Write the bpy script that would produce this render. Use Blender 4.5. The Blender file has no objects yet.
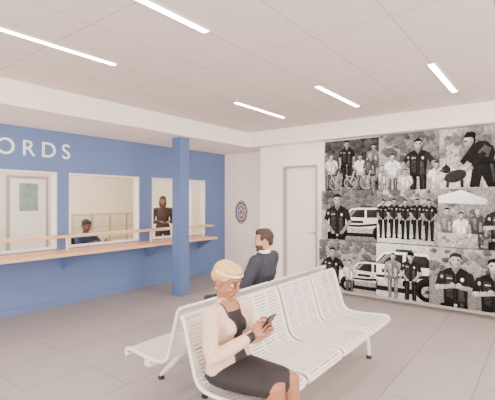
import bpy, bmesh, math, random
from mathutils import Vector, Matrix
from mathutils.bvhtree import BVHTree
random.seed(7)
V=Vector
scn=bpy.context.scene
def lin(c):
    return tuple(((x/255)/12.92 if x/255<=0.04045 else (((x/255)+0.055)/1.055)**2.4) for x in c)
MATS={}
def mat(name,col,rough=0.5,metal=0.0,noise=0.0,scale=20,bump=0.0,emit=0.0,spec=0.5):
    if name in MATS: return MATS[name]
    m=bpy.data.materials.new(name); m.use_nodes=True
    nt=m.node_tree; b=nt.nodes['Principled BSDF']
    c=lin(col)
    b.inputs['Base Color'].default_value=(*c,1)
    b.inputs['Roughness'].default_value=rough
    b.inputs['Metallic'].default_value=metal
    b.inputs['Specular IOR Level'].default_value=spec
    if noise>0 or bump>0:
        tc=nt.nodes.new('ShaderNodeTexCoord'); n=nt.nodes.new('ShaderNodeTexNoise')
        n.inputs['Scale'].default_value=scale; n.inputs['Detail'].default_value=4
        nt.links.new(tc.outputs['Object'],n.inputs['Vector'])
        if noise>0:
            r=nt.nodes.new('ShaderNodeValToRGB')
            r.color_ramp.elements[0].position=0.3; r.color_ramp.elements[1].position=0.7
            r.color_ramp.elements[0].color=(*[x*(1-noise) for x in c],1)
            r.color_ramp.elements[1].color=(*[min(1,x*(1+noise)) for x in c],1)
            nt.links.new(n.outputs['Fac'],r.inputs['Fac']); nt.links.new(r.outputs['Color'],b.inputs['Base Color'])
        if bump>0:
            bp=nt.nodes.new('ShaderNodeBump'); bp.inputs['Strength'].default_value=bump; bp.inputs['Distance'].default_value=0.01
            nt.links.new(n.outputs['Fac'],bp.inputs['Height']); nt.links.new(bp.outputs['Normal'],b.inputs['Normal'])
    if emit>0:
        b.inputs['Emission Color'].default_value=(*c,1); b.inputs['Emission Strength'].default_value=emit
    MATS[name]=m; return m
def tilemat(name,col,line,bw,bh,ox,oy,mortar,rough,offset=0.0,var=0.03):
    m=bpy.data.materials.new(name); m.use_nodes=True
    nt=m.node_tree; b=nt.nodes['Principled BSDF']
    g=nt.nodes.new('ShaderNodeNewGeometry'); mp=nt.nodes.new('ShaderNodeMapping')
    mp.inputs['Location'].default_value=(ox,oy,0)
    br=nt.nodes.new('ShaderNodeTexBrick')
    nt.links.new(g.outputs['Position'],mp.inputs['Vector']); nt.links.new(mp.outputs['Vector'],br.inputs['Vector'])
    c=lin(col)
    br.inputs['Color1'].default_value=(*[x*(1-var) for x in c],1); br.inputs['Color2'].default_value=(*[x*(1+var) for x in c],1)
    br.inputs['Mortar'].default_value=(*lin(line),1)
    br.inputs['Scale'].default_value=1; br.inputs['Brick Width'].default_value=bw; br.inputs['Row Height'].default_value=bh
    br.inputs['Mortar Size'].default_value=mortar; br.inputs['Mortar Smooth'].default_value=0.2
    br.offset=offset
    n=nt.nodes.new('ShaderNodeTexNoise'); n.inputs['Scale'].default_value=9; n.inputs['Detail'].default_value=6
    nt.links.new(g.outputs['Position'],n.inputs['Vector'])
    mx=nt.nodes.new('ShaderNodeMix'); mx.data_type='RGBA'; mx.blend_type='MULTIPLY'; mx.inputs[0].default_value=0.12
    nt.links.new(br.outputs['Color'],mx.inputs[6]); nt.links.new(n.outputs['Fac'],mx.inputs[7])
    nt.links.new(mx.outputs[2],b.inputs['Base Color'])
    b.inputs['Roughness'].default_value=rough
    MATS[name]=m; return m

def obj_from(name,verts,faces,mats,idx=None,smooth=False,parent=None):
    me=bpy.data.meshes.new(name); me.from_pydata([tuple(v) for v in verts],[],faces)
    for m in mats: me.materials.append(m)
    if idx: me.polygons.foreach_set('material_index',idx)
    if smooth: me.polygons.foreach_set('use_smooth',[True]*len(me.polygons))
    me.update()
    bm=bmesh.new(); bm.from_mesh(me); bmesh.ops.recalc_face_normals(bm,faces=bm.faces); bm.to_mesh(me); bm.free()
    o=bpy.data.objects.new(name,me); scn.collection.objects.link(o)
    if parent: attach(o,parent)
    return o
def empty(name,loc):
    e=bpy.data.objects.new(name,None); e.location=loc; scn.collection.objects.link(e); e.empty_display_size=0.1
    return e
def attach(o,p):
    o.parent=p; o.matrix_parent_inverse=Matrix.Translation(-V(p.location))
def bevel(o,w=0.004,s=2):
    md=o.modifiers.new('bev','BEVEL'); md.width=w; md.segments=s; md.limit_method='ANGLE'
class Geo:
    def __init__(s): s.v=[];s.f=[];s.i=[]
    def add(s,v,f,i=0):
        o=len(s.v); s.v+= [V(a) for a in v]; s.f+=[tuple(a+o for a in q) for q in f]; s.i+=[i]*len(f)
    def box(s,x0,x1,y0,y1,z0,z1,i=0,M=None):
        v=[V((x,y,z)) for z in (z0,z1) for y in (y0,y1) for x in (x0,x1)]
        if M: v=[M@a for a in v]
        s.add(v,[(0,2,3,1),(4,5,7,6),(0,1,5,4),(2,6,7,3),(0,4,6,2),(1,3,7,5)],i)
    def tube(s,*a,**k):
        i=k.pop('i',0); v,f=tube(*a,**k); s.add(v,f,i)
    def ell(s,c,r,M=None,i=0,nu=16,nv=10):
        v,f=ell(c,r,M,nu,nv); s.add(v,f,i)
    def make(s,name,mats,smooth=False,parent=None):
        return obj_from(name,s.v,s.f,mats,s.i,smooth,parent)
def box(name,x0,x1,y0,y1,z0,z1,m,bev=0,parent=None):
    g=Geo(); g.box(x0,x1,y0,y1,z0,z1); o=g.make(name,[m],parent=parent)
    if bev: bevel(o,bev)
    return o
def tube(pts,rad,side=(1,0,0),n=16,cap=True):
    pts=[V(p) for p in pts]; rad=[(r,r) if not isinstance(r,(tuple,list)) else r for r in rad]
    side=V(side)
    N=len(pts); T=[]
    for k in range(N):
        a=pts[max(0,k-1)]; b=pts[min(N-1,k+1)]; T.append((b-a).normalized())
    rings=[]
    def ring(c,t,r):
        sd=side-t*side.dot(t)
        if sd.length<0.15: sd=V((0,0,1)) - t*t.z
        if sd.length<0.15: sd=V((0,1,0)) - t*t.y
        sd.normalize(); o=t.cross(sd)
        return [c+sd*(math.cos(2*math.pi*j/n)*r[0])+o*(math.sin(2*math.pi*j/n)*r[1]) for j in range(n)]
    if cap:
        m=min(rad[0])
        for h,q in ((0.97,0.25),(0.8,0.6),(0.45,0.89)):
            rings.append(ring(pts[0]-T[0]*m*h,T[0],(rad[0][0]*q,rad[0][1]*q)))
    for k in range(N): rings.append(ring(pts[k],T[k],rad[k]))
    if cap:
        m=min(rad[-1])
        for h,q in ((0.45,0.89),(0.8,0.6),(0.97,0.25)):
            rings.append(ring(pts[-1]+T[-1]*m*h,T[-1],(rad[-1][0]*q,rad[-1][1]*q)))
    v=[p for r in rings for p in r]; f=[]
    for k in range(len(rings)-1):
        for j in range(n):
            f.append((k*n+j,k*n+(j+1)%n,(k+1)*n+(j+1)%n,(k+1)*n+j))
    f.append(tuple(range(n))[::-1]); f.append(tuple((len(rings)-1)*n+j for j in range(n)))
    return v,f
def ell(c,r,M=None,nu=16,nv=10):
    c=V(c); r=(r,r,r) if not isinstance(r,(tuple,list)) else r
    v=[c+V((0,0,r[2]))]
    for a in range(1,nv):
        th=math.pi*a/nv
        for b in range(nu):
            ph=2*math.pi*b/nu
            v.append(c+V((r[0]*math.sin(th)*math.cos(ph),r[1]*math.sin(th)*math.sin(ph),r[2]*math.cos(th))))
    v.append(c-V((0,0,r[2])))
    f=[(0,1+b,1+(b+1)%nu) for b in range(nu)]
    for a in range(nv-2):
        for b in range(nu):
            f.append((1+a*nu+b,1+(a+1)*nu+b,1+(a+1)*nu+(b+1)%nu,1+a*nu+(b+1)%nu))
    L=len(v)-1; o=1+(nv-2)*nu
    f+=[(L,o+(b+1)%nu,o+b) for b in range(nu)]
    if M: v=[M@a for a in v]
    return v,f

# ---------------------------------------------------------------- materials
M_white=mat('wall_white_paint',(252,244,238),0.7,noise=0.01,scale=3)
M_blue=mat('wall_blue_paint',(100,123,172),0.6,noise=0.02,scale=3)
M_col=mat('column_blue_paint',(88,111,160),0.5,noise=0.02,scale=3)
M_floor=tilemat('floor_tile',(162,156,153),(128,122,119),1.2,0.6,0.35,0.12,0.006,0.42,0.5,0.03)
M_ceil=tilemat('ceiling_tile',(232,221,215),(198,186,180),1.22,0.61,-0.39,-0.28,0.006,0.9,0.0,0.008)
M_base=mat('baseboard_paint',(230,220,213),0.5)
M_door=mat('door_paint',(244,236,229),0.45,noise=0.01,scale=4)
M_gap=mat('door_frame_grey',(170,162,158),0.5)
M_wood=mat('counter_wood',(228,184,144),0.4,noise=0.06,scale=14)
M_frame=mat('window_frame',(240,233,228),0.4)
M_steel=mat('seat_steel_white',(224,218,216),0.3,metal=0.1,noise=0.01)
M_blk=mat('rubber_black',(28,28,32),0.5)
M_led=mat('led_diffuser',(255,240,226),0.5,emit=110)
M_trimw=mat('light_trim',(235,232,228),0.5)
def glassmat():
    m=bpy.data.materials.new('window_glass'); m.use_nodes=True; nt=m.node_tree; nt.nodes.clear()
    o=nt.nodes.new('ShaderNodeOutputMaterial'); mx=nt.nodes.new('ShaderNodeMixShader'); t=nt.nodes.new('ShaderNodeBsdfTransparent'); g=nt.nodes.new('ShaderNodeBsdfGlossy')
    g.inputs['Roughness'].default_value=0.02; t.inputs['Color'].default_value=(0.90,0.915,0.92,1)
    lw=nt.nodes.new('ShaderNodeLayerWeight'); lw.inputs['Blend'].default_value=.22
    mt=nt.nodes.new('ShaderNodeMath'); mt.operation='MULTIPLY'; mt.inputs[1].default_value=.6
    nt.links.new(lw.outputs['Fresnel'],mt.inputs[0])
    nt.links.new(mt.outputs[0],mx.inputs[0]); nt.links.new(t.outputs[0],mx.inputs[1]); nt.links.new(g.outputs[0],mx.inputs[2]); nt.links.new(mx.outputs[0],o.inputs[0])
    return m
M_glass=glassmat()

# ---------------------------------------------------------------- room
XL=-2.6; YB=-3.2
box('floor',XL,7.4,YB,9.6,-0.1,0,M_floor)
box('ceiling',XL,6.12,YB,4.67,2.92,3.02,M_ceil)
box('trim_1',XL,6.92,4.65,6.0,2.64,3.02,M_white)
g=Geo(); g.box(6.1,6.92,YB,4.65,2.64,3.02); g.make('trim_2',[M_white])
wz0,wz1=0.86,2.02
g=Geo()
g.box(XL,6.80,5.88,6.0,0,wz0); g.box(XL,6.80,5.88,6.0,wz1,2.64)
xs=[XL]+[a for w in [(-0.02,1.26),(1.45,2.92),(3.11,4.42),(4.71,6.14)] for a in w]+[6.80]
for a in range(0,len(xs),2): g.box(xs[a],xs[a+1],5.88,6.0,wz0,wz1)
g.make('wall_blue',[M_blue])
k=1
for (a,b) in [(-0.02,1.26),(1.45,2.92),(3.11,4.42),(4.71,6.14)]:
    e=empty('window_%d'%k,((a+b)/2,5.94,1.45)); k+=1
    g=Geo(); t=0.028
    g.box(a,a+t,5.87,6.01,wz0,wz1); g.box(b-t,b,5.87,6.01,wz0,wz1); g.box(a+t,b-t,5.87,6.01,wz1-t,wz1); g.box(a+t,b-t,5.87,6.01,wz0,wz0+t)
    if b>6: g.box(5.74,5.79,5.88,6.0,wz0+t,wz1-t)
    o=g.make('frame',[M_frame],parent=e); bevel(o,0.003)
    g=Geo(); g.add([(a+t,5.938,wz0+t),(b-t,5.938,wz0+t),(b-t,5.938,wz1-t),(a+t,5.938,wz1-t)],[(0,1,2,3)]); g.make('glass',[M_glass],parent=e)
e=empty('service_counter',(3,5.6,0.83))
g=Geo(); g.box(-1.2,5.98,5.36,5.879,0.80,0.845); o=g.make('counter_top',[M_wood],parent=e); bevel(o,0.006)
g=Geo(); g.box(-1.2,6.2,5.66,5.869,1.035,1.07); o=g.make('writing_ledge',[M_wood],parent=e); bevel(o,0.005)
g=Geo()
for x in (0.2,1.36,3.0,4.56,5.9):
    g.add([(x,5.879,0.55),(x,5.879,0.80),(x,5.42,0.80),(x+.03,5.879,0.55),(x+.03,5.879,0.80),(x+.03,5.42,0.80)],[(0,1,2),(3,5,4),(0,3,4,1),(1,4,5,2),(2,5,3,0)])
g.make('counter_brackets',[M_blue],parent=e)
g=Geo()
for x in (0.2,1.34,2.98,4.54,5.9):
    g.box(x,x+.03,5.70,5.73,0.845,1.035)
g.make('ledge_posts',[M_frame],parent=e)
o=box('blue_column',4.43,4.63,4.80,5.0,0,2.64,M_col,0.004)
box('wall_badge',6.80,6.92,4.43,6.0,0,2.64,M_white)
g=Geo()
DY0,DY1=3.28,4.00; DZ=2.24
g.box(6.34,6.8,DY1,4.55,0,2.64); g.box(6.34,6.8,DY0,DY1,DZ,2.64); g.box(6.34,6.8,YB,DY0,0,2.64)
g.make('wall_mural',[M_white])
e=empty('door_1',(6.42,3.64,1.1))
g=Geo(); g.box(6.40,6.45,DY0+.035,DY1-.035,0.01,DZ-.035); o=g.make('door_leaf',[M_door],parent=e); bevel(o,0.003)
g=Geo(); g.box(6.325,6.47,DY0,DY0+.03,0,DZ); g.box(6.325,6.47,DY1-.03,DY1,0,DZ); g.box(6.325,6.47,DY0+.03,DY1-.03,DZ-.03,DZ); g.make('door_frame',[M_gap],parent=e)
g=Geo(); g.tube([(6.40,3.37,1.0),(6.35,3.37,1.0),(6.345,3.38,1.0),(6.345,3.48,1.0)],[.009]*4,n=10); g.ell((6.398,3.37,1.0),(.008,.028,.028)); g.make('door_handle',[mat('handle_steel',(190,188,186),0.3,metal=1)],smooth=True,parent=e)
box('baseboard_blue',XL,6.80,5.868,5.88,0,0.09,M_blue)
box('baseboard_badge',6.79,6.80,4.56,5.868,0,0.09,M_base)
box('baseboard_mural',6.328,6.34,YB,DY0,0,0.09,M_base)
def lightfix(x,y,z=2.92,L=1.22):
    e=empty('ceiling_light',(x+L/2,y,z))
    g=Geo(); g.box(x,x+L,y-.028,y+.028,z-.006,z+.0); g.make('diffuser',[M_led],parent=e)
    g=Geo(); g.box(x-.012,x+L+.012,y-.045,y-.028,z-.01,z); g.box(x-.012,x+L+.012,y+.028,y+.045,z-.01,z); g.box(x-.012,x,y-.028,y+.028,z-.01,z); g.box(x+L,x+L+.012,y-.028,y+.028,z-.01,z)
    g.make('trim_ring',[M_trimw],parent=e)
for x in (-2.05,1.0,4.07):
    for y in (-1.55,-.33,0.89,2.11,3.33): lightfix(x,y)
# office behind the glass
M_off=mat('office_wall_paint',(244,232,210),0.7,noise=0.01,scale=3)
box('wall_north',XL,7.4,9.4,9.5,0,2.8,M_off)
box('wall_east',6.92,7.02,6.0,9.4,0,2.8,M_off)
box('ceiling_1',XL,7.4,6.0,9.5,2.8,2.9,mat('office_ceiling',(240,232,224),0.9))
for x in (0.6,2.6,4.6):
    for y in (6.7,7.6,8.5): lightfix(x,y,2.8)
e=empty('work_table',(3.6,6.15,0.7)); 
g=Geo(); g.box(1.4,6.3,6.03,6.28,0.80,0.84); o=g.make('desk_top',[M_wood],parent=e); bevel(o,.004)
g=Geo(); 
for x in (1.5,3.0,4.55,6.1): g.box(x,x+.04,6.05,6.26,0,0.80)
g.make('desk_legs',[M_frame],parent=e)
e=empty('door_2',(4.0,9.37,1.0))
g=Geo(); g.box(3.55,4.45,9.36,9.4,0,2.15,0); g.box(3.62,4.38,9.34,9.36,0,2.08,1); g.box(3.80,4.20,9.33,9.34,1.35,1.98,2); g.make('door_panel',[M_gap,M_door,mat('door_lite',(136,156,150),0.2,noise=.3,scale=6)],parent=e)
e=empty('filing_cabinet',(5.9,9.1,0.6))
g=Geo(); 
for kx in range(4):
    x=4.8+kx*0.5; g.box(x,x+.48,8.9,9.39,0,1.25)
    for kz in range(4): g.box(x+.02,x+.46,8.885,8.9,.04+kz*.3,.31+kz*.3,1); g.box(x+.18,x+.30,8.87,8.885,.2+kz*.3,.22+kz*.3,0)
g.make('cabinet_drawers',[mat('cab_body',(200,186,160),0.5),mat('cab_front',(228,214,182),0.5)],parent=e)

# ---------------------------------------------------------------- lettering
cu=bpy.data.curves.new('records_text','FONT'); cu.body='RECORDS'; cu.size=0.3; cu.extrude=0.008; cu.space_character=1.5
o=bpy.data.objects.new('tmp',cu); scn.collection.objects.link(o)
dg=bpy.context.evaluated_depsgraph_get(); me=bpy.data.meshes.new_from_object(o.evaluated_get(dg)); bpy.data.objects.remove(o)
xs=[v.co.x for v in me.vertices]; ys=[v.co.y for v in me.vertices]; x0,x1,y0,y1=min(xs),max(xs),min(ys),max(ys)
TW,TH=1.80,0.225
for v in me.vertices:
    a,b,c=v.co; v.co=(3.12-TW+(a-x0)/(x1-x0)*TW, 5.872-c, 2.23+(b-y0)/(y1-y0)*TH)
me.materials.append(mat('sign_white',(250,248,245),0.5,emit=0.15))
o=bpy.data.objects.new('records_sign',me); scn.collection.objects.link(o)

# ---------------------------------------------------------------- flat graphics
class Art:
    def __init__(s,x,y0,z0,dl=0.00012,grad=0.0,gam=1.0):
        s.x=x;s.y0=y0;s.z0=z0;s.v=[];s.f=[];s.c=[];s.l=0;s.dl=dl;s.clip=None;s.grad=grad;s.gam=gam
    def poly(s,pts,col):
        if s.clip:
            X0,X1,Z0,Z1=s.clip
            for ax,lim,sg in ((0,X0,1),(0,X1,-1),(1,Z0,1),(1,Z1,-1)):
                out=[]
                for k in range(len(pts)):
                    p,q=pts[k-1],pts[k]
                    ip=(p[ax]-lim)*sg>=0; iq=(q[ax]-lim)*sg>=0
                    if ip!=iq:
                        t=(lim-p[ax])/(q[ax]-p[ax]); out.append((p[0]+(q[0]-p[0])*t,p[1]+(q[1]-p[1])*t))
                    if iq: out.append(q)
                pts=out
                if len(pts)<3: return
        s.l+=1; o=len(s.v)
        for p in pts: s.v.append((s.x-s.l*s.dl,s.y0-p[0],s.z0+p[1]))
        s.f.append(tuple(range(o,o+len(pts))))
        c=col if isinstance(col,(tuple,list)) else (col**s.gam,col**s.gam*.985,col**s.gam*.965)
        if s.grad:
            us=[(-p[0]*.8+p[1]) for p in pts]; a,b=min(us),max(us); rv=random.uniform(.85,1.15)
            s.c.append([tuple(min(.9,x*rv*(1+s.grad*(2*(u-a)/(b-a+1e-6)-1))+.0) for x in c) for u in us])
        else: s.c.append([c]*len(pts))
    def rect(s,a,b,c,d,col): s.poly([(a,c),(b,c),(b,d),(a,d)],col)
    def el(s,cx,cz,rx,rz,col,n=18,rot=0):
        cr,sr=math.cos(rot),math.sin(rot)
        s.poly([(cx+rx*math.cos(2*math.pi*k/n)*cr-rz*math.sin(2*math.pi*k/n)*sr,cz+rx*math.cos(2*math.pi*k/n)*sr+rz*math.sin(2*math.pi*k/n)*cr) for k in range(n)],col)
    def line(s,a,b,w,col,w2=None):
        w2=w2 or w
        d=V((b[0]-a[0],b[1]-a[1])); d.normalize(); n=V((-d.y,d.x))
        s.poly([(a[0]+n.x*w/2,a[1]+n.y*w/2),(b[0]+n.x*w2/2,b[1]+n.y*w2/2),(b[0]-n.x*w2/2,b[1]-n.y*w2/2),(a[0]-n.x*w/2,a[1]-n.y*w/2)],col)
    def make(s,name,noise=0.35):
        me=bpy.data.meshes.new(name); me.from_pydata(s.v,[],s.f)
        ca=me.color_attributes.new('Col','FLOAT_COLOR','CORNER')
        for p,c in zip(me.polygons,s.c):
            for li,cc in zip(p.loop_indices,c): ca.data[li].color=(*cc,1)
        m=bpy.data.materials.new(name+'_print'); m.use_nodes=True; nt=m.node_tree; b=nt.nodes['Principled BSDF']; b.inputs['Roughness'].default_value=0.6; b.inputs['Specular IOR Level'].default_value=0.1
        a=nt.nodes.new('ShaderNodeAttribute'); a.attribute_name='Col'
        n=nt.nodes.new('ShaderNodeTexNoise'); n.inputs['Scale'].default_value=26; n.inputs['Detail'].default_value=8; n.inputs['Roughness'].default_value=.7
        g_=nt.nodes.new('ShaderNodeNewGeometry'); nt.links.new(g_.outputs['Position'],n.inputs['Vector'])
        r=nt.nodes.new('ShaderNodeValToRGB'); r.color_ramp.elements[0].position=.32; r.color_ramp.elements[1].position=.68
        nt.links.new(n.outputs['Fac'],r.inputs['Fac'])
        mx=nt.nodes.new('ShaderNodeMix'); mx.data_type='RGBA'; mx.blend_type='OVERLAY'; mx.inputs[0].default_value=noise
        nt.links.new(a.outputs['Color'],mx.inputs[6]); nt.links.new(r.outputs['Color'],mx.inputs[7]); nt.links.new(mx.outputs[2],b.inputs['Base Color'])
        me.materials.append(m)
        o=bpy.data.objects.new(name,me); scn.collection.objects.link(o); return o
A=Art(6.336,3.13,0.10,grad=0.35,gam=1.4)
A.rect(0,3.85,0,2.53,0.6)
rnd=random.Random(3)
def panel(a,b,c,d,bg):
    A.clip=(a+.003,b-.003,c+.003,d-.003); A.rect(a,b,c,d,bg); return (a,b,c,d)
def blobs(P,n,lo,hi,r0,r1,zlo=0,zhi=1):
    a,b,c,d=P; mid=(lo+hi)/2; lo=mid-(mid-lo)*.6; hi=mid+(hi-mid)*.6
    for _ in range(int(n*1.6)):
        g_=rnd.uniform(lo,hi)*.8; x=rnd.uniform(a,b); z=c+(d-c)*rnd.uniform(zlo,zhi); r=rnd.uniform(r0*.5,r1); m=9; ph=rnd.uniform(0,6)
        A.poly([(x+r*rnd.uniform(.55,1.1)*math.cos(ph+2*math.pi*k/m),z+r*.8*rnd.uniform(.55,1.1)*math.sin(ph+2*math.pi*k/m)) for k in range(m)],g_)
def fig(P,cx,by,h,cloth=0.03,skin=0.42,hair=0.03,pants=None,cap=False,arms='down',officer=True,turn=0,smile=True):
    a,b,c,d=P; cx=a+cx; by=c+by; pants=cloth*0.8 if pants is None else pants; skin*=1.12
    H=h/7.0; w=H*1.0
    hip=by+h*.48; sh=by+h*.82; 
    for sg in (-1,1):
        A.poly([(cx+sg*w*.08,hip),(cx+sg*w*.78,hip),(cx+sg*w*.62,by+h*.04),(cx+sg*w*.22,by+h*.04)],pants)
        A.line((cx+sg*w*.5,hip-h*.05),(cx+sg*w*.42,by+h*.08),w*.12,pants*2+.02)
        A.el(cx+sg*w*.5,by+h*.03,w*.34,h*.02,0.02)
    hi=cloth*1.8+.03
    A.poly([(cx-w*.72,hip-h*.02),(cx+w*.72,hip-h*.02),(cx+w*.80,sh-h*.12),(cx+w*.98,sh-h*.03),(cx+w*.75,sh+h*.004),(cx+w*.35,sh+h*.03),(cx-w*.35,sh+h*.03),(cx-w*.75,sh+h*.004),(cx-w*.98,sh-h*.03),(cx-w*.80,sh-h*.12)],cloth)
    A.poly([(cx-w*.6,hip+h*.08),(cx-w*.15,hip+h*.05),(cx-w*.2,sh-h*.05),(cx-w*.65,sh-h*.04)],hi)
    A.poly([(cx+w*.15,hip+h*.03),(cx+w*.6,hip+h*.04),(cx+w*.45,sh-h*.13),(cx+w*.2,sh-h*.12)],hi*1.2)
    for q in (.1,.16,.22): A.line((cx-w*.65,hip+h*q),(cx-w*.2,hip+h*(q+.025)),w*.05,cloth*.4)
    for sg in (-1,1):
        S=(cx+sg*w*.86,sh-h*.045)
        if arms=='down': E=(cx+sg*w*1.12,sh-h*.19); W=(cx+sg*w*1.02,hip-h*.03)
        elif arms=='fold': E=(cx+sg*w*1.15,sh-h*.18); W=(cx-sg*w*.2,sh-h*.15)
        elif arms=='hug': E=(cx+sg*w*1.35,sh-h*.15); W=(cx+sg*w*1.75,sh-h*.28)
        else: E=(cx+sg*w*1.15,sh-h*.18); W=(cx+sg*w*.4,hip+h*.02)
        A.el(S[0],S[1],w*.25,w*.25,cloth*1.3+.004); A.line(S,E,w*.5,cloth*1.3+.004,w*.42); A.el(E[0],E[1],w*.19,w*.2,skin*.8)
        A.line(E,W,w*.34,skin*.85,w*.24); A.el(W[0],W[1],w*.17,w*.2,skin)
    if officer:
        A.rect(cx-w*.74,cx+w*.74,hip-h*.022,hip+h*.008,0.012); A.rect(cx-w*.1,cx+w*.1,hip-h*.02,hip+h*.006,.55)
        A.rect(cx-w*.95,cx-w*.72,hip-h*.1,hip,.01); A.rect(cx+w*.3,cx+w*.5,hip-h*.03,hip+h*.02,.08)
        A.el(cx+w*.42,sh-h*.085,w*.11,w*.14,.75); A.rect(cx-w*.55,cx-w*.2,sh-h*.085,sh-h*.075,.7)
        A.el(cx-w*.88,sh-h*.07,w*.1,w*.14,.45)
        A.line((cx,sh),(cx,hip),w*.03,hi)
    A.poly([(cx-w*.22,sh+h*.01),(cx,sh-h*.035),(cx+w*.22,sh+h*.01),(cx+w*.2,sh+h*.06),(cx-w*.2,sh+h*.06)],skin*.6)
    hc=(cx+turn*w*.05,by+h*.925); 
    A.el(hc[0],hc[1]+H*.05,w*.40,H*.52,hair)
    A.el(hc[0]-w*.38,hc[1]-H*.02,w*.06,H*.1,skin*.8); A.el(hc[0]+w*.38,hc[1]-H*.02,w*.06,H*.1,skin*.7)
    A.poly([(hc[0]+w*.355*math.cos(t)*(1 if math.sin(t)>-.2 else .86),hc[1]-H*.04+H*.46*math.sin(t)) for t in [2*math.pi*k/20 for k in range(20)]],skin)
    A.el(hc[0]-w*.08,hc[1]-H*.02,w*.20,H*.34,min(.8,skin*1.22)); A.el(hc[0]+w*.24,hc[1]-H*.12,w*.09,H*.24,skin*.6)
    A.poly([(hc[0]-w*.36,hc[1]+H*.12),(hc[0]-w*.2,hc[1]+H*.26),(hc[0]+w*.22,hc[1]+H*.27),(hc[0]+w*.37,hc[1]+H*.12),(hc[0]+w*.36,hc[1]+H*.4),(hc[0],hc[1]+H*.57),(hc[0]-w*.36,hc[1]+H*.4)],hair)
    for sg in (-1,1):
        A.el(hc[0]+sg*w*.16+turn*w*.06,hc[1]+H*.03,w*.10,H*.06,skin*.55,8); A.el(hc[0]+sg*w*.15+turn*w*.06,hc[1]+H*.03,w*.055,H*.028,.02,8); A.line((hc[0]+sg*w*.06,hc[1]+H*.1),(hc[0]+sg*w*.25,hc[1]+H*.1),H*.03,hair+.04)
    A.poly([(hc[0]-w*.03,hc[1]+H*.02),(hc[0]+w*.07,hc[1]-H*.13),(hc[0]-w*.06,hc[1]-H*.13)],skin*.7)
    A.el(hc[0],hc[1]-H*.25,w*.13,H*.04,skin*.4,10)
    if smile: A.el(hc[0],hc[1]-H*.24,w*.1,H*.02,.7,10)
    if cap:
        A.poly([(hc[0]-w*.42,hc[1]+H*.2),(hc[0]+w*.42,hc[1]+H*.2),(hc[0]+w*.36,hc[1]+H*.58),(hc[0]-w*.36,hc[1]+H*.58)],.02); A.poly([(hc[0]-w*.4,hc[1]+H*.2),(hc[0]+w*.5,hc[1]+H*.2),(hc[0]+w*.4,hc[1]+H*.12),(hc[0]-w*.3,hc[1]+H*.13)],.01)
def car(P,x,z,w,col=.72):
    a,b,c,d=P; x+=a; z+=c; h=w*.42; col*=1.15
    A.rect(x,x+w,z+h*.02,z+h*.16,.03)
    pts=[(0,.14),(0,.50),(.02,.58),(.10,.62),(.26,.66),(.31,.82),(.37,.97),(.50,1.01),(.80,1.0),(.88,.86),(.95,.66),(1,.58),(1,.14)]
    A.poly([(x+p*w,z+q*h) for p,q in pts],col)
    A.poly([(x+p*w,z+q*h) for p,q in [(0,.14),(0,.3),(1,.3),(1,.14)]],col*.55)
    A.poly([(x+p*w,z+q*h) for p,q in [(.295,.68),(.385,.92),(.57,.94),(.57,.66)]],.05)
    A.poly([(x+p*w,z+q*h) for p,q in [(.60,.66),(.60,.94),(.79,.94),(.88,.68)]],.06)
    A.poly([(x+p*w,z+q*h) for p,q in [(.31,.69),(.40,.90),(.45,.91),(.37,.69)]],.3)
    A.poly([(x+p*w,z+q*h) for p,q in [(.12,.40),(.5,.42),(1,.56),(1,.48),(.5,.34),(.12,.34)]],.06)
    A.line((x+w*.585,z+h*.2),(x+w*.585,z+h*.64),w*.005,.2); A.line((x+w*.30,z+h*.2),(x+w*.30,z+h*.64),w*.005,.2)
    A.rect(x+w*.36,x+w*.55,z+h*.47,z+h*.56,.06)
    A.rect(x+w*.50,x+w*.66,z+h*1.0,z+h*1.07,.1)
    A.el(x+w*.03,z+h*.5,w*.03,h*.06,.95); A.rect(x,x+w*.05,z+h*.26,z+h*.40,.05)
    for p in (.2,.8):
        A.el(x+w*p,z+h*.16,w*.115,w*.115,.03,20); A.el(x+w*p,z+h*.12,w*.09,w*.09,.01,20); A.el(x+w*p,z+h*.12,w*.055,w*.055,.4,16); A.el(x+w*p,z+h*.12,w*.02,w*.02,.05,8)
        for t in range(5): A.line((x+w*p,z+h*.12),(x+w*p+w*.05*math.cos(t*1.257),z+h*.12+w*.05*math.sin(t*1.257)),w*.008,.08)
c0,c1,c2,c3,c4=0,.98,1.88,2.85,3.85
r0,r1,r2,r3=0,.83,1.66,2.53
P=panel(c0,c1,r2,r3,.16); blobs(P,60,.02,.30,.03,.1,.4,1); blobs(P,25,.3,.6,.03,.09,0,.35)
fig(P,.88,.1,.66,.25,.45,officer=False); fig(P,.02,0,.7,.3,.4,.05,officer=False); fig(P,.42,.05,.80,.03,.42); fig(P,.14,-.02,.66,.6,.5,.1,.1,officer=False,arms='front'); fig(P,.66,-.02,.62,.75,.45,.04,.2,officer=False,arms='front'); fig(P,.84,-.1,.72,.12,.4,.3,.3,officer=False)
for x in (.22,.50,.78):
    for q in (.12,.11):
        for t in range(24):
            a0=t*2*math.pi/24;a1=(t+1)*2*math.pi/24; A.line((x+q*math.cos(a0),1.79+q*math.sin(a0)),(x+q*math.cos(a1),1.79+q*math.sin(a1)),.014,.01 if q==.12 else .5)
    for t in range(6): A.line((x-.1*math.cos(t*.52),1.79-.1*math.sin(t*.52)),(x+.1*math.cos(t*.52),1.79+.1*math.sin(t*.52)),.003,.5)
    A.line((x,1.79),(x+.07,1.99),.014,.7); A.line((x+.03,1.99),(x+.11,2.0),.014,.05); A.line((x,1.79),(x-.08,1.93),.012,.7)
P=panel(c1,c2,r2,r3,.45); blobs(P,40,.08,.45,.05,.13,.4,1); A.rect(c1,c2,r2,r2+.22,.55)
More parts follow.
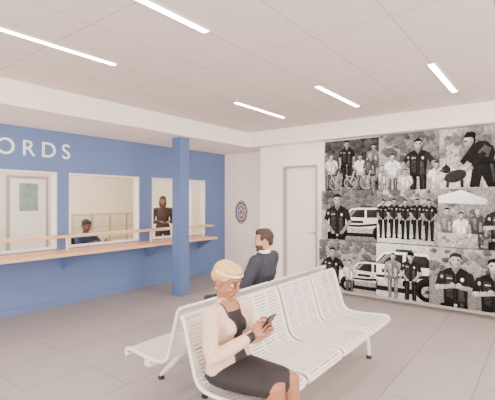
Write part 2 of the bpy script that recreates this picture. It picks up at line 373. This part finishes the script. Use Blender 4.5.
fig(P,.60,-.35,1.12,.035,.42,.03,arms='hug'); fig(P,.22,-.15,.72,.72,.5,.06,.15,officer=False,arms='front'); fig(P,.06,-.2,.6,.35,.5,.15,officer=False); fig(P,.86,-.25,.66,.65,.45,.03,officer=False); fig(P,.42,-.28,.60,.5,.5,.1,officer=False,arms='front')
P=panel(c2,c3,r2,r3,.55); blobs(P,30,.2,.6,.05,.14,.5,1); A.rect(c2,c3,r2,r2+.3,.6); blobs(P,30,.4,.8,.02,.06,0,.3)
x=c2+.45;z=r2
A.poly([(x-.12,z+.42),(x-.08,z+.54),(x-.02,z+.62),(x+.06,z+.66),(x+.14,z+.65),(x+.22,z+.58),(x+.25,z+.48),(x+.22,z+.36),(x+.02,z+.30)],.03)
A.poly([(x+.04,z+.50),(x+.12,z+.60),(x+.2,z+.55),(x+.16,z+.42)],.12)
A.poly([(x+.02,z+.34),(x+.24,z+.40),(x+.30,z+.02),(x+.16,z+.02)],.02); A.poly([(x-.02,z+.34),(x+.12,z+.34),(x+.06,z+.02),(x-.06,z+.02)],.03)
A.line((x+.2,z+.34),(x+.24,z+.08),.03,.1); A.rect(x+.0,x+.24,z+.335,z+.37,.01)
A.line((x-.04,z+.52),(x-.16,z+.36),.075,.03); A.line((x-.16,z+.36),(x-.26,z+.30),.05,.42); A.line((x+.12,z+.5),(x-.02,z+.30),.07,.035); A.line((x-.02,z+.30),(x-.14,z+.24),.045,.4)
A.el(x-.06,z+.685,.075,.095,.03); A.el(x-.075,z+.67,.062,.085,.42); A.el(x-.09,z+.66,.035,.06,.55); A.line((x-.13,z+.665),(x-.09,z+.67),.02,.03); A.poly([(x-.14,z+.72),(x+.01,z+.72),(x+.02,z+.77),(x-.03,z+.80),(x-.1,z+.79)],.02)
A.el(x-.24,z+.18,.15,.085,.06,16,.3); A.el(x-.36,z+.28,.06,.055,.05); A.poly([(x-.38,z+.31),(x-.36,z+.38),(x-.33,z+.32)],.03); A.line((x-.16,z+.14),(x-.15,z+.02),.04,.05); A.line((x-.33,z+.16),(x-.34,z+.02),.035,.06); A.el(x-.41,z+.265,.035,.02,.12)
fig(P,.86,.0,.82,.03,.45)
P=panel(c3,c4,r2,r3,.3); blobs(P,40,.05,.5,.04,.12); fig(P,.5,-.3,1.1,.03,.4); fig(P,.2,-.2,.8,.6,.4,officer=False)
P=panel(c0,c1,r1,r2,.5); A.rect(c0,c1,r1+.5,r2,.25); blobs(P,22,.1,.4,.05,.12,.7,1); A.rect(c0,c1,r1,r1+.18,.35)
car(P,.12,.06,1.15,.78); fig(P,.30,-.55,1.32,.03,.40,.03,arms='front')
P=panel(c1,c2,r1,r2,.62); A.rect(c1,c2,r1+.35,r2,.5); blobs(P,30,.1,.5,.04,.11,.62,1); A.rect(c1,c2,r1,r1+.14,.66)
for k,x in enumerate((.10,.27,.44,.61,.78)): fig(P,x,.06+.012*(k%2),.62,.018,.38,.02,smile=False,arms='front')
P=panel(c2,c3,r1,r2,.3); blobs(P,50,.05,.7,.03,.09); A.poly([(c2,r2-.1),(c2+.3,r2-.02),(c2+.62,r2-.16),(c2+.6,r2-.22),(c2,r2-.2)],.8)
fig(P,.12,-.1,.66,.2,.45,officer=False); fig(P,.30,-.12,.62,.7,.45,officer=False); fig(P,.50,-.1,.66,.1,.4,officer=False,hair=.3); fig(P,.78,-.45,1.15,.03,.4,arms='fold'); A.rect(c2,c2+.5,r1,r1+.2,.5); blobs(P,24,.1,.9,.02,.04,0,.22)
P=panel(c3,c4,r1,r2,.5); blobs(P,20,.2,.7,.04,.12); fig(P,.3,-.2,.95,.03,.4); fig(P,.7,-.2,.95,.03,.4)
P=panel(c0,1.0,r0,r1,.38); A.rect(c0,1.0,0,.2,.45); blobs(P,24,.08,.4,.05,.13,.6,1); car(P,.30,.05,1.1,.7); fig(P,.26,-.35,1.05,.03,.42,arms='hug'); fig(P,.56,-.1,.62,.5,.48,.06,.1,officer=False,arms='front'); A.el(.1,.15,.16,.14,.06)
P=panel(1.0,1.78,r0,r1,.6); A.rect(1.0,1.78,.35,.6,.3); car(P,-.45,.08,1.5,.78); fig(P,.26,-.05,.74,.25,.45,.1,officer=False); fig(P,.52,-.12,.84,.03,.42,cap=True,arms='front')
P=panel(1.78,c3,r0,r1,.3); A.rect(1.78,c3,.5,.83,.42); blobs(P,26,.1,.5,.05,.12,.5,1); fig(P,.34,-.62,1.38,.028,.46,.05,arms='fold'); fig(P,.80,-.66,1.38,.022,.44,.02,arms='fold')
P=panel(c3,c4,r0,r1,.5); fig(P,.4,-.3,1.1,.03,.4); fig(P,.75,-.3,1.0,.6,.4,officer=False)
A.clip=None
A.make('photo_mural',0.6)
# badge emblem
B=Art(6.7995,5.40+0,1.33,0.0006)
B.el(0,0,.185,.265,(.50,.20,.06),32); B.el(0,0,.172,.248,(.85,.62,.32),32); B.el(0,0,.160,.232,(.05,.08,.22),32); B.el(0,0,.122,.180,(.80,.70,.50),28); B.el(0,0,.106,.160,(.14,.26,.52),28)
B.poly([( (.094 if k%2==0 else .042)*math.sin(k*math.pi/5),(.13 if k%2==0 else .056)*math.cos(k*math.pi/5)) for k in range(10)],(.85,.66,.36))
B.el(0,0,.036,.05,(.55,.10,.06))
for k in range(14):
    a=k*math.pi/7; B.el(.141*math.sin(a),.206*math.cos(a),.010,.013,(.75,.6,.4),8)
B.make('police_badge_emblem',0.0)

# ---------------------------------------------------------------- benches
def bench(name,xs,yb,sg,nseat,legs,footF,footB):
    pitch=.565
    e=empty(name,(xs+nseat*pitch/2,yb+sg*.2,0.0))
    prof=[(.470,.400),(.480,.420),(.474,.440),(.445,.450),(.36,.444),(.25,.434),(.12,.430),(.06,.438),(.015,.462),(-.01,.50),(-.035,.58),(-.065,.68),(-.095,.78),(-.115,.835),(-.13,.85)]
    P=[V((0,yb+sg*a,b)) for a,b in prof]
    def at(s):
        for k in range(len(P)-1):
            L=(P[k+1]-P[k]).length
            if s<=L or k==len(P)-2: return P[k]+(P[k+1]-P[k])*(s/L),(P[k+1]-P[k]).normalized()
            s-=L
    tot=sum((P[k+1]-P[k]).length for k in range(len(P)-1))
    for q in range(nseat):
        x0=xs+q*pitch+.032; x1=x0+pitch-.064
        g=Geo(); s=.012
        while s<tot-.01:
            c,t=at(s); n=V((0,-t.z,t.y))
            w=.0085; th=.0028
            vs=[]
            for x in (x0+.008,x1-.008):
                for a,b in ((-w,-th),(w,-th),(w,th),(-w,th)): vs.append(V((x,0,0))+c+t*a+n*b)
            g.add(vs,[(0,1,2,3),(4,7,6,5),(0,4,5,1),(1,5,6,2),(2,6,7,3),(3,7,4,0)])
            s+=.0245
        pr=[at(tot*k/40)[0] for k in range(41)]
        for x in (x0,x1): g.tube([V((x,0,0))+p for p in pr],[.014]*41,side=(1,0,0),n=10)
        for pe in (pr[0],pr[-1]): g.tube([V((x0,0,0))+pe,V((x1,0,0))+pe],[.014]*2,side=(0,0,1),n=10)
        xm=(x0+x1)/2
        for xx in (x0+(x1-x0)*.33,x0+(x1-x0)*.67):
            g.tube([V((xx,0,0))+p-V((0,0,0)) for p in pr],[(.012,.0045)]*41,side=(1,0,0),n=8)
        g.box(xm-.15,xm-.12,yb+sg*.25-.14,yb+sg*.25+.14,.40,.432); g.box(xm+.12,xm+.15,yb+sg*.25-.14,yb+sg*.25+.14,.40,.432)
        g.make('seat_%d'%(q+1),[M_steel],parent=e)
    yc=yb+sg*.25
    g=Geo(); g.box(xs+.05,xs+nseat*pitch-.05,yc-.035,yc+.035,.35,.405); o=g.make('beam',[M_steel],parent=e); bevel(o,.008)
    g=Geo(); g2=Geo()
    for x in legs:
        for fy in (footF,footB):
            g.tube([(x,yc,.36),(x,yc+(fy-yc)*.25,.31),(x,yc+(fy-yc)*.55,.19),(x,fy-(fy-yc)*.06,.06),(x,fy,.04)],[(.022,.035),(.022,.032),(.02,.026),(.018,.02),(.018,.018)],side=(1,0,0),n=14)
            v,f=tube([(x,fy,.001),(x,fy,.022),(x,fy,.03)],[.028,.028,.02],side=(1,0,0),n=16,cap=False); g2.add(v,f)
    g.make('legs',[M_steel],smooth=True,parent=e); g2.make('glides',[M_blk],parent=e)
bench('waiting_bench',1.69,1.72,-1,4,(2.26,3.88),1.43,1.80)
bench('waiting_bench',1.81,2.13,1,4,(2.30,3.45),2.74,2.20)

# ---------------------------------------------------------------- people
def frame(f,up=V((0,0,1))):
    f=V(f).normalized(); r=f.cross(up).normalized(); u=r.cross(f)
    return r,f,u
def headM(c,f,s=1.0):
    r,f,u=frame(f)
    return Matrix(((r.x,f.x,u.x,c[0]),(r.y,f.y,u.y,c[1]),(r.z,f.z,u.z,c[2]),(0,0,0,1)))@Matrix.Scale(s,4)
def hand(parts,w,d,n,thumb,curl=(.35,.4,.45,.5),s=1.0,key='skin',tc=0.5):
    w=V(w); d=V(d).normalized(); n=V(n); n=(n-d*n.dot(d)).normalized(); t=V(thumb); t=(t-d*t.dot(d)-n*t.dot(n)).normalized()
    parts.append((*tube([w-d*.02*s,w+d*.015*s,w+d*.05*s,w+d*.078*s],[(.024*s,.017*s),(.029*s,.015*s),(.038*s,.014*s),(.037*s,.011*s)],side=t,n=14),key))
    L=(.068,.078,.072,.055)
    for k in range(4):
        p=w+d*(.076-(.004 if k in(0,2) else (.01 if k==3 else 0)))*s+t*(.0295-.0197*k)*s
        pts=[p-d*.015*s,p]; ang=0; 
        for j,fr in enumerate((.45,.31,.24)):
            ang+=curl[k]*(1.0 if j else .7)
            dd=d*math.cos(ang)+n*math.sin(ang)+t*(.06-.04*k)
            p=p+dd.normalized()*L[k]*fr*s; pts.append(p)
        parts.append((*tube(pts,[.009*s,.0088*s,.0082*s,.0076*s,.0064*s],side=t,n=10),key))
    p=w+d*.018*s+t*.024*s
    dd=(d*.55+t*.7+n*.25).normalized(); q=p+dd*.036*s; d2=(d*.85+t*.25+n*tc).normalized(); q2=q+d2*.03*s; q3=q2+(d2+n*tc*.5).normalized()*.024*s
    parts.append((*tube([p,q,q2,q3],[.014*s,.0115*s,.0095*s,.0075*s],side=n,n=10),key))
def head_parts(parts,M,neck,key='skin',female=False):
    def E(c,r,k=key): parts.append((*ell(c,r,M,20,14),k))
    def T(p,r,k=key,side=(1,0,0)):
        v,f=tube(p,r,side,12); parts.append(([M@a for a in v],f,k))
    jw=.052 if female else .058
    E((0,-.012,.032),(.074,.092,.083)); E((0,.022,-.035),(jw+.008,.064,.066)); E((0,.036,-.068),(jw-.008,.046,.040)); E((0,.066,-.094),(.022,.02,.017))
    for s in(-1,1):
        E((s*.036,.058,-.024),(.024,.026,.024)); E((s*.032,.073,.030),(.026,.014,.009))
        E((s*.074,-.006,-.008),(.009,.017,.030)); E((s*.079,-.012,.002),(.006,.015,.022)); E((s*.011,.094,-.026),(.008,.010,.007))
        E((s*.046,.01,-.06),(.018,.03,.02))
    T([(0,.082,.024),(0,.094,.002),(0,.108,-.020),(0,.103,-.028)],[.008,.0085,.0105,.008])
    E((0,.086,-.052),(.021,.009,.0055),'lips'); E((0,.085,-.061),(.018,.009,.006),'lips'); E((0,.078,-.056),(.03,.012,.018))
    parts.append((*tube([V(neck),(V(neck)+M@V((0,-.02,-.05)))/2,M@V((0,-.02,-.03))],[.060 if not female else .052,.050 if not female else .043,.050],side=M.to_3x3()@V((1,0,0)),n=18),key))
def voxel_body(name,parts,mats,voxel,parent,cb=None,smooth=4):
    v=[];f=[];ks=[]
    for pv,pf,k in parts:
        o=len(v); v+=[tuple(a) for a in pv]; f+=[tuple(q+o for q in g) for g in pf]; ks+=[k]*len(pf)
    me=bpy.data.meshes.new('src'); me.from_pydata(v,[],f)
    bm=bmesh.new(); bm.from_mesh(me); 
    bmesh.ops.recalc_face_normals(bm,faces=bm.faces); bm.to_mesh(me); bm.free()
    o=bpy.data.objects.new('src',me); scn.collection.objects.link(o)
    md=o.modifiers.new('r','REMESH'); md.mode='VOXEL'; md.voxel_size=voxel
    md2=o.modifiers.new('s','SMOOTH'); md2.iterations=smooth; md2.factor=.5
    dg=bpy.context.evaluated_depsgraph_get(); me2=bpy.data.meshes.new_from_object(o.evaluated_get(dg)); bpy.data.objects.remove(o)
    bvh=BVHTree.FromPolygons([V(a) for a in v],f)
    keys=list(mats.keys()); me2.materials.clear()
    for k in keys: me2.materials.append(mats[k])
    for p in me2.polygons:
        c=p.center; _,_,i,_=bvh.find_nearest(c); k=ks[i] if i is not None else keys[0]
        if cb: k=cb(c,k,p.normal)
        if k not in mats: k='skin'
        p.material_index=keys.index(k); p.use_smooth=True
    me2.name=name
    ob=bpy.data.objects.new(name,me2); scn.collection.objects.link(ob); attach(ob,parent); return ob
def eyes(M,parent,col=(60,38,24)):
    g=Geo()
    for s in(-1,1):
        g.ell((s*.031,.0715,.010),(.0135,.0130,.0095),M,0); g.ell((s*.031,.0815,.009),(.0058,.0042,.0058),M,1)
        v,f=tube([(s*.018,.088,.0195),(s*.032,.0895,.0215),(s*.045,.082,.017)],[.0018]*3,side=(0,0,1),n=8); g.add([M@a for a in v],f,2)
        v,f=tube([(s*.014,.090,.034),(s*.032,.089,.040),(s*.050,.077,.034)],[(.0018,.0035)]*3,side=(0,1,0),n=8); g.add([M@a for a in v],f,2)
    g.make('eyes',[mat('eye_white',(225,220,214),.3),mat('eye_iris',col,.2),mat('eye_brow',(48,34,28),.7)],smooth=True,parent=parent)
def limb(parts,a,b,c,ra,rb,rc,key,side=(1,0,0),flare=None):
    a,b,c=V(a),V(b),V(c)
    parts.append((*tube([a,a.lerp(b,.35),a.lerp(b,.75),b,b.lerp(c,.3),b.lerp(c,.7),c],[ra,ra*.96,(ra*.35+rb*.65),rb,rb*1.02,(rb*.45+rc*.55),rc],side=side,n=18),key))
def torso(parts,J,R,key,wd,dp,female):
    p,wa,ch,nk=[V(J[k]) for k in('pelvis','waist','chest','neck')]
    up=(nk-ch).normalized()
    sh=nk-up*.055
    if female: A_=[(wd*1.02,dp*.95),(wd*1.0,dp*1.0),(wd*.80,dp*.86),(wd*.90,dp*1.08),(wd*.95,dp*.82),(wd*.62,dp*.62),(.055,.052)]
    else: A_=[(wd*.88,dp*.95),(wd*.88,dp*1.0),(wd*.86,dp*.95),(wd*.98,dp*1.06),(wd*1.0,dp*.86),(wd*.70,dp*.66),(.064,.06)]
    parts.append((*tube([p-V((0,0,.0)),p.lerp(wa,.4),wa,ch,sh-up*.02,nk-up*.012,nk+up*.012],A_,side=R,n=28),key))
    for s in ('sh_r','sh_l'):
        q=V(J[s]); parts.append((*tube([sh+up*.015,q.lerp(sh,.4)+up*.012,q],[.05,.052 if not female else .045,.056 if not female else .044],side=(0,0,1),n=16),key))
def foot(parts,a,d,key,s=1.0,heel=0):
    a=V(a); d=V((d[0],d[1],0)).normalized(); sd=V((-d.y,d.x,0))
    z=.036*s
    parts.append((*tube([V((a.x,a.y,z+heel))-d*.045*s,V((a.x,a.y,z+heel+.006)),V((a.x,a.y,z+heel*.4))+d*.08*s,V((a.x,a.y,z*.85))+d*.15*s,V((a.x,a.y,z*.75))+d*.19*s],[(.03*s,.033*s),(.034*s,.036*s),(.04*s,.032*s),(.042*s,.026*s),(.03*s,.022*s)],side=sd,n=16),key))
    parts.append((*tube([a,V((a.x,a.y,z+heel))],[.036*s,.036*s],side=sd,n=14),key))
skinW=mat('skin_brown',(154,102,76),.5,noise=.04,scale=30); lipsW=mat('lips',(134,66,58),.4)
skinM=mat('skin_light',(190,138,110),.5,noise=.04,scale=30)
# ---- woman
W=empty('seated_woman',(1.87,1.6,0))
J=dict(pelvis=(1.87,1.585,.545),waist=(1.865,1.60,.69),chest=(1.845,1.585,.825),neck=(1.822,1.57,.970),sh_r=(1.675,1.56,.922),sh_l=(1.98,1.56,.922))
parts=[]
Rw=V((-1,0,0))
torso(parts,J,Rw,'jacket',.155,.105,True)
for s in (-1,1): parts.append((*ell((1.845+s*.062,1.505,.84),(.055,.05,.055)),'jacket'))
parts.append((*tube([(1.862,1.595,.70),(1.868,1.585,.62),(1.87,1.58,.575)],[(.128,.10),(.165,.118),(.178,.124)],side=(1,0,0),n=28),'jacket'))
hR=V((1.835,1.385,.795)); hL=V((1.985,1.345,.805))
limb(parts,J['sh_r'],(1.632,1.52,.685),hR,.050,.044,.031,'jacket'); limb(parts,J['sh_l'],(2.05,1.55,.685),hL,.050,.044,.031,'jacket')
phone=V((1.905,1.315,.865))
hand(parts,hR+V((.012,-.012,.006)),(.40,-.35,.72),(.55,.25,-.3),(.1,-.5,.8),curl=(.5,.75,.85,.9),s=.92,tc=.5)
hand(parts,hL+V((-.012,-.004,.01)),(-.42,-.12,.80),(-.6,.3,-.2),(-.2,-.5,.7),curl=(.5,.55,.65,.7),s=.92,tc=.5)
parts.append((*tube([(1.87,1.60,.545),(1.87,1.50,.545),(1.875,1.38,.545),(1.882,1.27,.55),(1.885,1.235,.552)],[(.175,.098),(.178,.094),(.165,.088),(.148,.080),(.143,.077)],side=(1,0,0),n=28),'skirt'))
kR=V((1.815,1.195,.555)); kL=V((1.955,1.185,.555))
limb(parts,(1.80,1.5,.54),kR,(1.845,1.225,.11),.078,.057,.036,'skin'); limb(parts,(1.95,1.5,.54),kL,(1.955,1.20,.11),.078,.057,.036,'skin')
for kk,an in((kR,(1.845,1.225)),(kL,(1.955,1.20))):
    parts.append((*ell(((kk.x+an[0])/2,(kk.y+an[1])/2+.03,.37),(.045,.048,.10)),'skin'))
foot(parts,(1.845,1.225,.10),(0,-1),'shoe',.92,.03); foot(parts,(1.955,1.20,.10),(.1,-1),'shoe',.92,.03)
HF=V((.06,-1,-.42)); HM=headM((1.808,1.548,1.110),HF,.94)
head_parts(parts,HM,(1.822,1.568,.970),female=True)
HI=HM.inverted()
def cbW(c,k,n):
    if k=='jacket':
        if c.y<1.575 and .56<c.z<1.0 and n.y<-.15:
            cx=1.872-(c.z-.55)*.11
            d=abs(c.x-cx)
            w=.030+max(0,c.z-.78)*.16+max(0,.70-c.z)*.25
            if c.x>1.74 and c.x<2.0:
                if d<w: return 'top' if c.z<.93 else 'skin'
                if d<w+.012: return 'piping'
                if .70<c.z<.712 and .05<d<.11 : return 'piping'
    return k
tweed=mat('tweed_cream',(208,178,160),.85,noise=.12,scale=160,bump=.3)
voxel_body('body',parts,dict(skin=skinW,lips=lipsW,jacket=tweed,top=mat('top_black',(24,20,24),.7),piping=mat('piping_dark',(56,42,46),.7),skirt=mat('skirt_black',(32,28,32),.8,noise=.05,scale=80),shoe=mat('shoe_black',(24,22,24),.3)),.0042,W,cbW,3)
eyes(HM,W)
hairW=mat('hair_blonde',(204,164,112),.6,noise=.18,scale=60,bump=.5)
hp=[]
def HE(L,M,c,r,k='h'): L.append((*ell(c,r,M,20,14),k))
HE(hp,HM,(0,-.022,.046),(.083,.094,.082)); HE(hp,HM,(0,.030,.080),(.058,.048,.034)); HE(hp,HM,(.03,.02,.088),(.04,.06,.03)); HE(hp,HM,(-.03,.015,.086),(.04,.06,.03)); HE(hp,HM,(0,-.075,.010),(.060,.042,.055))
for a in range(7):
    t=-1.2+a*.4
    v,f=tube([(math.sin(t)*.060,.050*math.cos(t)+.012,.070),(math.sin(t)*.062,-.01,.118-abs(t)*.022),(math.sin(t)*.05,-.075,.085)],[.008,.014,.012],n=10); hp.append(([HM@q for q in v],f,'h'))
voxel_body('hair',hp,dict(h=hairW,skin=hairW),.005,W,None,2)
g=Geo(); 
ring=[HM@V((.085*math.cos(t),-.005+.094*math.sin(t)-.0,.062+.012*math.sin(t))) for t in [2*math.pi*k/40 for k in range(41)]]
g.tube(ring,[(.0075,.004)]*41,side=(0,0,1),n=8,cap=False); g.make('hair_band',[mat('band_cream',(230,204,168),.6)],smooth=True,parent=W)
g=Geo()
for s in(-1,1): g.ell((s*.083,-.004,-.045),(.006,.006,.009),HM)
g.make('earrings',[mat('gold',(220,180,90),.25,metal=1)],smooth=True,parent=W)
ph_d=V((.05,-.55,.83)).normalized(); 
r=V((1,0,0)); n=r.cross(ph_d).normalized(); r=ph_d.cross(n).normalized()
PM=Matrix(((r.x,n.x,ph_d.x,phone.x),(r.y,n.y,ph_d.y,phone.y),(r.z,n.z,ph_d.z,phone.z),(0,0,0,1)))
g=Geo(); g.box(-.036,.036,-.004,.004,-.072,.072,0,PM); o=g.make('mobile_phone',[mat('phone_black',(22,22,28),.25)],parent=W); bevel(o,.003)

# ---- man
Mn=empty('seated_man',(3.2,2.35,0))
f=V((-.16,.99,0)).normalized(); Rm=f.cross(V((0,0,1)))
J=dict(pelvis=(3.21,2.36,.555),waist=(3.22,2.33,.72),chest=(3.23,2.28,.88),neck=(3.22,2.255,1.065),sh_r=V((3.235,2.265,1.005))+Rm*.20,sh_l=V((3.235,2.265,1.005))-Rm*.20)
parts=[]
torso(parts,J,Rm,'suit',.19,.118,False)
eR=J['sh_r']+V((.06,.10,-.27)); eL=J['sh_l']+V((-.09,.08,-.27))
wR=V((3.32,2.60,.70)); wL=V((3.02,2.60,.70))
limb(parts,J['sh_r'],eR,wR,.066,.056,.038,'suit'); limb(parts,J['sh_l'],eL,wL,.066,.056,.038,'suit')
hand(parts,wR+V((-.01,.012,-.004)),(-.35,.8,-.45),(0,-.4,-1),(-1,0,0),s=1.0); hand(parts,wL+V((.008,.012,-.004)),(.3,.8,-.45),(0,-.4,-1),(1,0,0),s=1.0)
parts.append((*tube([(3.21,2.37,.56),(3.20,2.40,.55),(3.19,2.48,.545)],[(.175,.11),(.18,.11),(.16,.09)],side=(1,0,0),n=24),'trouser'))
kR=V((3.29,2.83,.55)); kL=V((3.02,2.83,.55))
limb(parts,(3.28,2.42,.55),kR,(3.30,2.87,.10),.085,.064,.046,'trouser'); limb(parts,(3.10,2.42,.55),kL,(3.00,2.87,.10),.085,.064,.046,'trouser')
foot(parts,(3.30,2.87,.09),(0,1),'shoe'); foot(parts,(3.00,2.87,.09),(-.15,1),'shoe')
HM2=headM((3.21,2.262,1.190),V((-.62,.80,-.06)),.96)
head_parts(parts,HM2,(3.215,2.255,1.06))
parts.append((*tube([(3.218,2.255,1.072),(3.212,2.257,1.105)],[(.064,.064),(.060,.060)],side=Rm,n=20,cap=False),'shirt'))
HI2=HM2.inverted()
def cbM(c,k,n):
    if k in('skin','lips'):
        q=HI2@c
        if q.z<-.040 and q.z>-.125 and q.y>.010 and k=='skin' and (q.y<.094 or q.z<-.066) : return 'beard'
        if q.z>.0 and q.y<.03 and abs(q.x)>.066 and q.z>.028: return 'beard'
    return k
voxel_body('body',parts,dict(skin=skinM,lips=mat('lips_m',(160,100,88),.5),suit=mat('suit_slate',(46,48,62),.8,noise=.06,scale=120),trouser=mat('trouser_slate',(40,42,54),.8),shirt=mat('shirt_white',(232,230,230),.7),shoe=MATS['shoe_black'],beard=mat('beard_brown',(84,56,42),.8,noise=.15,scale=120)),.0052,Mn,cbM,3)
eyes(HM2,Mn)
hairM=mat('hair_brown',(54,34,26),.6,noise=.2,scale=80,bump=.5)
hp=[]
HE(hp,HM2,(0,-.024,.044),(.079,.089,.080)); HE(hp,HM2,(0,.030,.088),(.056,.050,.036)); HE(hp,HM2,(.015,.045,.098),(.045,.034,.024)); HE(hp,HM2,(0,-.066,-.005),(.058,.036,.055)); HE(hp,HM2,(.0,-.005,.105),(.06,.08,.028))
for s in(-1,1): HE(hp,HM2,(s*.068,.008,.038),(.010,.03,.035))
voxel_body('hair',hp,dict(h=hairM,skin=hairM),.005,Mn,None,2)

# ---- office clerks
skinD=mat('skin_dark',(112,72,54),.5,noise=.04,scale=30)
def clerk(name,x,y,f,standing,shirt,pants,skin,hairc,longhair):
    f=V(f).normalized(); R=f.cross(V((0,0,1))); E=empty(name,(x,y,0)); B0=V((x,y,0)); parts=[]
    if standing:
        hz=.93; J=dict(pelvis=B0+V((0,0,.93)),waist=B0+V((0,0,1.08)),chest=B0+V((0,0,1.25)),neck=B0+V((0,0,1.43)))
    else:
        J=dict(pelvis=B0+V((0,0,.55)),waist=B0+V((0,0,.69))+f*.02,chest=B0+f*.06+V((0,0,.83)),neck=B0+f*.11+V((0,0,.99)))
    nk=J['neck']
    J['sh_r']=nk-V((0,0,.055))+R*.175; J['sh_l']=nk-V((0,0,.055))-R*.175
    torso(parts,J,R,'shirt',.165,.11,longhair)
    for s,k in((1,'sh_r'),(-1,'sh_l')):
        if standing: el_=J[k]+V((0,0,-.28))+R*s*.06-f*.02; wr=el_+V((0,0,.02))+f*.20-R*s*.13
        else: el_=J[k]+V((0,0,-.20))+R*s*.08+f*.15; wr=V((el_.x,el_.y,.885))+f*.22-R*s*.12
        limb(parts,J[k],el_,wr,.052,.045,.033,'shirt'); hand(parts,wr+f*.01,f-R*s*.5,(0,0,-1),-R*s,s=.95)
        hp_=J['pelvis']+R*s*.09
        if standing: kn=B0+R*s*.10+V((0,0,.50)); an=B0+R*s*.11+V((0,0,.09))
        else: kn=B0+R*s*.11+f*.40+V((0,0,.54)); an=B0+R*s*.11+f*.36+V((0,0,.09))
        limb(parts,hp_,kn,an,.085,.06,.045,'pants'); foot(parts,an,f,'shoe',.95)
    HMc=headM(nk+V((0,0,.145))+f*.015,f+V((0,0,-.15 if standing else -.45)),.97)
    head_parts(parts,HMc,nk,female=longhair)
    voxel_body('body',parts,dict(skin=skin,lips=lipsW,shirt=shirt,pants=pants,shoe=MATS['shoe_black']),.007,E,None,3)
    eyes(HMc,E); hp=[]
    HE(hp,HMc,(0,-.024,.044),(.081,.091,.081)); HE(hp,HMc,(0,.028,.086),(.056,.050,.034)); HE(hp,HMc,(0,-.066,-.005),(.06,.038,.055))
    if longhair:
        HE(hp,HMc,(0,-.07,-.07),(.075,.045,.10)); HE(hp,HMc,(.068,-.02,-.05),(.022,.05,.09)); HE(hp,HMc,(-.068,-.02,-.05),(.022,.05,.09))
    voxel_body('hair',hp,dict(h=hairc,skin=hairc),.007,E,None,2)
    return E
hb=mat('hair_black',(34,26,26),.6,noise=.1,scale=80)
clerk('seated_clerk',3.76,6.66,(.15,-1,0),False,mat('clerk_navy',(48,60,96),.8),mat('clerk_pants',(40,40,48),.8),skinD,hb,False)
clerk('standing_clerk',5.92,7.0,(-.5,-.9,0),True,mat('clerk_dark',(66,46,42),.8),mat('clerk_pants2',(50,44,44),.8),mat('skin_mid',(150,98,74),.5),hb,True)
e=empty('office_chair',(3.76,6.72,0))
g=Geo(); X,Y=3.76,6.72
g.tube([(X,Y,.40),(X,Y,.43)],[(.22,.21)]*2,side=(1,0,0),n=24); g.tube([(X,Y,.38),(X,Y,.08)],[.025,.025],n=12)
for k in range(5):
    a=k*2*math.pi/5; g.tube([(X,Y,.09),(X+.27*math.cos(a),Y+.27*math.sin(a),.06)],[.022,.016],n=10,side=(0,0,1)); g.ell((X+.27*math.cos(a),Y+.27*math.sin(a),.028),.027)
g.tube([(X,Y+.20,.42),(X,Y+.26,.55),(X,Y+.26,.7)],[(.03,.01)]*3,n=10); g.tube([(X,Y+.25,.62),(X,Y+.27,.78),(X,Y+.27,.88)],[(.16,.02),(.19,.025),(.16,.02)],n=20)
g.make('chair_body',[M_blk],smooth=True,parent=e)

# ---------------------------------------------------------------- world, camera
w=bpy.data.worlds.new('world'); scn.world=w; w.use_nodes=True
bg=w.node_tree.nodes['Background']; bg.inputs['Color'].default_value=(1.0,.88,.785,1); bg.inputs['Strength'].default_value=7.0
cam=bpy.data.cameras.new('camera'); cam.lens=28.36; cam.sensor_width=36; cam.clip_start=0.05
co=bpy.data.objects.new('camera',cam); scn.collection.objects.link(co); co.location=(0,0,1.6)
co.rotation_euler=V((.793,.609,0)).to_track_quat('-Z','Y').to_euler()
scn.camera=co
